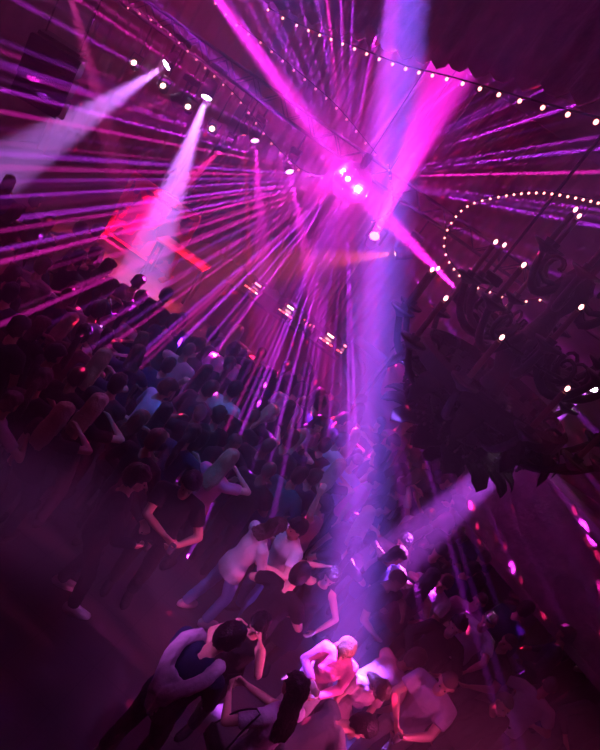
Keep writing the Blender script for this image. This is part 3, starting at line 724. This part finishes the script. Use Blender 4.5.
# ------------------------------------------------------------------ the people at the front, one by one
I = imdir
def P(label, px, py, ix, iy, scale=1.0, z=None, **k):
    o = person(label, 'person', None, **k); return stand_at(o, px, py, I(ix, iy), z, scale)
p1 = P('man with a lavender sweater round his shoulders over a navy top', 226, 640, 1, -.25, 1.12, top='navy', sleeve='long', bottom='charcoal', lean=13, head=(-12, 22, 0),
       L=(-.10, .34, 1.12), Rr=(.09, .33, 1.08), eL=(-1, -.4, -.5), eR=(1, -.4, -.6), feet=((-.13, -.04), (.13, .06)), curl=.8)
def sweater(par_):
    bm = NB(); lv = CL['lavender']; pel = Vector((0, 0, .97)); M = Matrix.Rotation(-R(13), 3, 'X'); U = lambda p: pel+Vector((0, -.036, 0))+M @ (Vector(p)-pel)
    for s in (-1, 1):
        pts = [U((s*.09, .13, 1.27)), U((s*.12, .105, 1.40)), U((s*.135, .0, 1.495)), U((s*.155, -.10, 1.43)), U((s*.115, -.165, 1.28)), U((s*.03, -.175, 1.12))]
        pts = spline(pts, 12)
        for i, (a, b) in enumerate(zip(pts, pts[1:])): cap(bm, a, b, .042+.0016*i, .042+.0016*(i+1), 8)
        cap(bm, U((s*.13, -.135, 1.36)), U((s*.05, -.165, 1.08)), .045, .05, 8)
        cap(bm, U((s*.09, .13, 1.27)), U((s*.03, .145, 1.12)), .042, .035, 8)
    hull(bm, [q for p in ((-.10, -.16, 1.26), (.10, -.16, 1.26), (-.06, -.175, 1.05), (.07, -.175, 1.07)) for q in sph(U(p), (.04, .026, .04), 6, 4)])
    hull(bm, [q for p in ((-.05, -.175, 1.06), (.06, -.175, 1.08), (.0, -.17, .95), (.04, -.17, .94)) for q in sph(U(p), (.035, .024, .04), 6, 4)])
    o = fuse('draped_sweater', bm, lv, .010, 2, par_, .012, 11, (1.8, 1, .55)); o['label'] = 'lavender sweater'
sweater(p1)
p2 = P('woman in black sleeveless top cupping her ear beside the man with the draped sweater', 257, 626, -1, .35, 1.0, fem=True, hair='bob', hairc='black', top='black', sleeve='none', bottom='black', lean=6, head=(0, 8, 0), skin=0,
       L=(-.13, .12, 1.60), eL=(-.8, .55, -.5), Rr=(.12, .28, 1.12), shoe='black')
p3 = P('woman with long black hair in a pale lavender shirt holding up a phone', 293, 690, -.3, -1, 1.08, fem=True, hair='long', hairc='black', top='lavender', sleeve='short', bottom='black', lean=5, head=(10, 4, 0),
       L=(-.24, .32, 1.20), eL=(-1, 0, -.7), Rr=(-.08, .36, 1.24), eR=(.8, .1, -.8), curl=.9)
p4 = P('blonde person in bright pink caught full in the broad violet beam', 345, 650, -.7, .75, .98, fem=True, hair='long', hairc='blonde', top='pink', sleeve='long', bottom='white', lean=14, head=(-10, 12, 10),
       L=(-.06, .26, 1.02), Rr=(.10, .28, 1.20), eL=(-1, -.3, -.8), eR=(.6, -.2, -1), shoe='white')
p5 = P('person in a white cardigan and pale jeans hugging the man in the white T-shirt', 275, 528, 1, .12, 1.0, fem=True, hair='bob', hairc='brown', top='cream', sleeve='long', bottom='jeans', lean=9, head=(0, 4, 8),
       L=(-.16, .34, 1.32), Rr=(.10, .34, 1.05), eR=(1, -.3, -.6), shoe='white', feet=((-.13, -.16), (.12, .05)), hem=.82, loose=.006)
p6 = P('man in a white T-shirt and blue jeans hugging the person in the white cardigan', 296, 529, -1, -.10, 1.02, top='white', sleeve='short', bottom='denim', hair='short', hairc='black', lean=8, head=(0, 6, -6),
       L=(-.20, .34, 1.24), Rr=(.16, .36, 1.20), feet=((-.12, 0), (.12, -.08)))
p7 = P('black-haired man in a black tee leaning toward the woman with the raised bare arm', 298, 576, .9, -.45, 1.02, top='black', sleeve='short', bottom='black', lean=7, head=(0, 8, 0), Rr=(.2, .30, 1.1), L=(-.2, .30, 1.15))
p8 = P('woman in a black strappy dress with one bare arm raised behind her head', 330, 578, -.5, .75, .98, fem=True, hair='bob', hairc='brown', top='black', sleeve='none', bottom='black', dress=True, lean=4, head=(-8, 6, 0),
       Rr=(.13, -.02, 1.66), eR=(1, .35, .1), L=(-.24, .20, 1.02), eL=(-1, -.1, -.4), skin=0)
p9 = P('person in a dusty rose T-shirt bending forward with one arm hanging down', 413, 661, 1, .12, 1.0, top='rose', sleeve='short', bottom='charcoal', lean=48, head=(-10, -18, 0), Rr=(.16, .42, 1.12), eR=(1, 0, 0), L=(-.12, .50, 1.46), eL=(-1, 0, .3), hair='short', hairc='brown', skin=1)
p10 = P('close-cropped man in a lavender tee and pale trousers holding a glass', 446, 684, -1, .22, 1.08, top='lavender', sleeve='short', bottom='khaki', hair='stub', hairc='stub', lean=5, head=(6, 10, 0), L=(-.10, .42, 1.16), Rr=(.06, .36, 1.16), eL=(-1, -.2, -.6), eR=(1, -.2, -.6), curl=.8, skin=0, shoe='white')
p11 = P('dark-haired man in a grey shirt stooping at the bottom edge of the photo', 359, 727, 1, .35, 1.0, top='grey', sleeve='long', bottom='black', lean=34, head=(-20, 20, 0), L=(-.15, .40, 1.2), Rr=(.15, .40, 1.15))
p12 = P('person in a white and pink dress between the glowing blonde and the bending person', 380, 690, -.3, 1, .92, fem=True, hair='bob', hairc='brown', top='blush', sleeve='short', bottom=None, dress=True, lean=22, head=(0, 20, 0), L=(-.2, .3, .9), Rr=(.2, .3, .95))
p13 = P('dancer in a white shirt with the back edge brightly lit and both arms out', 443, 584, -1, .12, .98, top='white', sleeve='short', bottom='black', lean=14, L=(-.12, .42, 1.15), Rr=(.18, .34, 1.62), eR=(1, .2, -.4), head=(0, 0, 0), hair='short', hairc='brown')
p14 = P('man in a pale pink tee behind the person in the shiny silver cap', 479, 602, -.6, .6, 1.0, top='blush', sleeve='short', bottom='charcoal', hair='stub', hairc='stub', lean=5, L=(-.2, .30, 1.1), Rr=(.2, .3, 1.05))
p15 = P('black-haired man in a black jacket in front of the man in the pale pink tee', 456, 627, -.9, .5, 1.02, top='black', sleeve='long', bottom='black', lean=4, L=(-.2, .32, 1.2), Rr=(.18, .32, 1.12))
p16 = P('person in a shiny silver cap and white top with one arm stretched out', 488, 622, -1, .30, 1.02, top='white', sleeve='short', bottom='black', hair='cap', lean=8, L=(-.22, .50, 1.30), Rr=(.2, .25, 1.0), eL=(-1, .2, -.2))
p17 = P('close-cropped man in black beside the person in the shiny silver cap', 507, 643, -.9, -.2, 1.02, top='black', sleeve='short', bottom='black', hair='stub', hairc='stub', lean=6, Rr=(.2, .1, .9), L=(-.2, .3, 1.05))
p18 = P('dark-haired dancer in a rose top just right of the broad violet beam', 403, 543, -.8, .5, 1.0, fem=True, top='rose', sleeve='long', bottom='black', hair='bob', hairc='black', lean=10, Rr=(.2, .3, 1.5), L=(-.25, .35, 1.0))
p19 = P('close-cropped man in black jacket at the lower right beside the white shirt', 503, 705, -.3, .8, 1.02, top='black', sleeve='long', bottom='black', hair='stub', hairc='stub', lean=3)
p20 = P('man in a white shirt turned away at the lower right', 549, 686, .9, -.3, 1.0, top='white', sleeve='short', bottom='black', hair='stub', hairc='stub', lean=9, L=(-.2, .3, 1.2), Rr=(.25, .25, 1.05))
p21 = P('tall man in a black T-shirt holding a drink across his chest', 189, 486, -.35, .8, 1.10, top='black', sleeve='short', bottom='black', lean=3, L=(-.20, .32, 1.18), Rr=(-.04, .31, 1.20), eR=(1, .1, -.4), eL=(-1, -.2, -.7), head=(0, 10, 0), curl=.9, skin=1)
p22 = P('person in black with white sneakers holding a glass, left of the tall man in black', 136, 480, .8, .35, 1.10, top='black', sleeve='long', bottom='black', shoe='white', lean=2, L=(-.14, .32, 1.12), Rr=(.12, .32, 1.06), feet=((-.12, -.03), (.12, .16)), curl=.9)
p23 = P('person in a bright pink shirt turned away in the middle of the crowd', 298, 392, .7, -.6, 1.05, top='pink', sleeve='short', bottom='black', lean=16, head=(0, 6, 0))
p24 = P('person in pink shirt near the stage side of the crowd, lit from one side', 232, 352, .6, -.8, 1.05, top='pink', sleeve='short', bottom='black', lean=6)
p25 = P('dancer raising one hand above the crowd beside the broad violet beam', 322, 505, -.6, -.5, 1.0, top='rose', sleeve='short', bottom='black', L=(-.26, .12, 1.86), eL=(-1, .2, 0), lean=4)
p26 = P('person with a bright pink shoulder among the dancers below the DJ table', 318, 425, .3, .8, 1.04, fem=True, top='pink', sleeve='short', bottom='black', hair='bob', hairc='black', lean=6)
# things in hands
M_GLASS = mat('drinking glass', (.9, .9, .95), .05); M_GLASS.node_tree.nodes['Principled BSDF'].inputs['Transmission Weight'].default_value = .9
M_DRINK = mat('amber drink', (.5, .25, .12), .1)
def glass(o, key, off, lab):
    w = Vector(o[key]); p = world(o, w+Vector(off))
    t = thing('drinking_glass', lab, 'glass', p, 0, 'glasses in hands')
    bm = NB(); lathe(bm, ((.030, 0), (.036, .11), (.033, .11), (.028, .01)), 16); link('tumbler', bm, M_GLASS, t, True)
    bm = NB(); lathe(bm, ((.0275, .008), (.031, .07)), 16); link('drink', bm, M_DRINK, t, True)
glass(p1, '_wr', (-.045, .12, -.03), 'glass held by the man with the draped lavender sweater')
glass(p10, '_wl', (.035, .12, -.03), 'glass held by the close-cropped man in the lavender tee')
glass(p21, '_wl', (.045, .11, -.03), 'glass held by the tall man in the black T-shirt')
glass(p22, '_wr', (-.04, .12, -.03), 'glass held by the person with white sneakers')
w = world(p3, Vector(p3['_wl'])+Vector((.05, .11, .05)))
t = thing('phone', 'dark phone held up by the woman in the pale lavender shirt', 'phone', w, p3.rotation_euler.z)
bm = NB(); box(bm, (0, 0, 0), (.15, .009, .075), bevel=.004); link('case', bm, M_DK, t)
bm = NB(); lathe(bm, ((.009, 0), (.009, .003)), 12, (.055, .0045, .02), Matrix.Rotation(R(-90), 3, 'X')); link('camera_lens', bm, M_STEEL, t)
w = world(p3, Vector((-.36, .05, 1.0)))
t = thing('handbag', 'small black handbag hanging at the left side of the woman with the phone', 'handbag', w, p3.rotation_euler.z)
bm = NB(); box(bm, (0, 0, 0), (.09, .28, .18), bevel=.03); link('bag', bm, mat('black leather', (.015, .013, .014), .4, bump=.3, bscale=60), t, True)
bm = NB(); sweep(bm, spline([Vector((0, -.12, .07)), Vector((.06, -.08, .36)), Vector((.15, -.03, .50)), Vector((.06, .06, .36)), Vector((0, .12, .07))], 14), .008, 6); link('strap', bm, M_BLK, t)
# ------------------------------------------------------------------ the crowd
rnd = random.Random(21)
AR = [dict(), dict(L=(-.1, .3, 1.15), Rr=(.12, .3, 1.1)), dict(Rr=(.2, .24, 1.05), L=(-.2, .2, 1.0)), dict(L=(-.12, .3, 1.4), Rr=(.2, .3, 1.1)),
      dict(L=(-.12, .32, 1.35), Rr=(.1, .3, 1.05)), dict(L=(-.24, .2, 1.0), Rr=(.2, .26, 1.3)), dict(), dict(Rr=(.1, .28, 1.45))]
PROTO = []
for i, (fem, hair, hc, sl, sk, ln) in enumerate(((0, 'short', 'black', 'short', 0, 4), (1, 'long', 'black', 'none', 0, 5), (0, 'short', 'brown', 'long', 1, 8), (1, 'bob', 'brown', 'short', 0, 3),
                          (0, 'stub', 'stub', 'short', 2, 5), (1, 'ponytail', 'black', 'short', 1, 6), (0, 'short', 'black', 'long', 0, 2), (1, 'long', 'blonde', 'short', 0, 5))):
    o = person('crowd', 'person', fem=bool(fem), hair=hair, hairc=hc, sleeve=sl, skin=sk, lean=ln, fine=False, bottom='charcoal' if i % 3 else 'black', top='black', **AR[i])
    PROTO.append([o, ('short black hair', 'long black hair', 'short brown hair', 'brown bob', 'close-cropped head', 'black ponytail', 'black hair, long sleeves', 'long fair hair')[i], False])
LIGHT = ('white', 'cream', 'lavender', 'blush', 'rose', 'pink')
taken = [(o.location.x, o.location.y) for o in C.objects if o.name.startswith('person') and o.type == 'MESH' and o.parent is None and o['label'] != 'crowd']
first = {}
def crowd(i, x, y, rot, top, label, group, sc):
    if i not in first: r = PROTO[i][0]; first[i] = r; new = False
    else: r = copy_tree(PROTO[i][0])
    r.location = (x, y, 0); r.rotation_euler = (0, 0, rot); r.scale = (sc,)*3
    for ch in r.children:
        if ch.name.startswith('shirt'):
            ch.material_slots[0].link = 'OBJECT'; ch.material_slots[0].material = CL[top]
    r['label'] = label; r['category'] = 'person'; r['group'] = group
    taken.append((x, y)); return r
def free(x, y, d): return all((x-a)**2+(y-b)**2 > d*d for a, b in taken)
# light shirts one can point to in the photo
for px, py, i, ix, iy, top, lab in ((95, 312, 0, .5, -.8, 'blush', 'person with a big pale pink shirt back in the left of the crowd'), (40, 268, 6, .5, -.8, 'rose', 'person with a rose shirt back at the far left of the crowd'),
    (160, 388, 2, .9, .1, 'lavender', 'person in a lavender shirt with pale back in the left middle of the crowd'), (186, 352, 4, .6, -.5, 'blush', 'person in a blush shirt just beyond the lavender shirt in the crowd'),
    (232, 392, 0, .5, -.6, 'cream', 'person with a pale shirt back left of the bright pink shirt'), (96, 232, 6, .4, -.8, 'rose', 'person in a rose top near the front left corner of the crowd'),
    (355, 462, 3, -.5, .6, 'lavender', 'person in a pale top inside the broad violet beam'), (372, 478, 0, .6, .6, 'pink', 'person in a pink top at the right edge of the broad violet beam'),
    (232, 440, 4, .3, .9, 'black', 'person with a red-lit face turned to the camera below the bright pink shirt')):
    h = Vector(PROTO[i][0]['_head']); p = atz(px, py, h.z*1.04)
    crowd(i, p.x, p.y, I(ix, iy), top, lab, 'light tops in the crowd', 1.04)
def inpoly(x, y, poly):
    c = False; j = len(poly)-1
    for i in range(len(poly)):
        a, b = poly[i], poly[j]
        if (a[1] > y) != (b[1] > y) and x < (b[0]-a[0])*(y-a[1])/(b[1]-a[1])+a[0]: c = not c
        j = i
    return c
def region(pix, z=1.62): return [tuple(atz(px, py, z)[:2]) for px, py in pix]
packed = region([(2, 186), (70, 228), (160, 300), (240, 345), (300, 368), (362, 402), (352, 470), (285, 495), (215, 470), (150, 455), (80, 430), (-30, 400), (-60, 300), (-50, 200)])
loose = region([(362, 402), (430, 440), (470, 490), (505, 560), (470, 585), (410, 600), (360, 560), (310, 520), (285, 495), (352, 470)])
edge = region([(505, 560), (560, 590), (620, 640), (620, 740), (560, 745), (520, 690), (520, 620), (470, 585)])
def fill(poly, d, tries, mode):
    xs = [p[0] for p in poly]; ys = [p[1] for p in poly]; n = 0
    for _ in range(tries):
        x, y = rnd.uniform(min(xs), max(xs)), rnd.uniform(min(ys), max(ys))
        if y > 10.55 or not inpoly(x, y, poly) or not free(x, y, d): continue
        i = rnd.randrange(8); q = rnd.random()
        top = 'black' if q < .42 else ('charcoal' if q < .62 else ('navy' if q < .80 else ('maroon' if q < .86 else ('teal' if q < .92 else rnd.choice(LIGHT)))))
        rot = rnd.gauss(-.12, .35) if mode == 'packed' else rnd.uniform(-PI, PI)
        where = {'packed': 'in the packed crowd facing the stage', 'loose': 'dancing right of the violet beam', 'edge': 'in the dark at lower right'}[mode]
        crowd(i, x, y, rot, top, 'person with %s and %s top %s' % (PROTO[i][1].replace(', long sleeves', ''), top, where), 'people '+where, rnd.uniform(.97, 1.08)); n += 1
    return n
n1 = fill(packed, .43, 9000, 'packed'); n2 = fill(loose, .50, 3000, 'loose'); n3 = fill(edge, .75, 900, 'edge')
print('CROWD', n1, n2, n3)
setup_world(); setup_camera()
sc = bpy.context.scene
sc.view_settings.view_transform = 'Standard'; sc.view_settings.look = 'None'; sc.view_settings.gamma = 1
sc.view_settings.exposure = EXPO
cy = sc.cycles
cy.max_bounces = 4; cy.diffuse_bounces = 2; cy.glossy_bounces = 2; cy.transmission_bounces = 4; cy.volume_bounces = 0
cy.use_adaptive_sampling = False; cy.sample_clamp_indirect = 4; cy.use_denoising = True
cy.caustics_reflective = False; cy.caustics_refractive = False
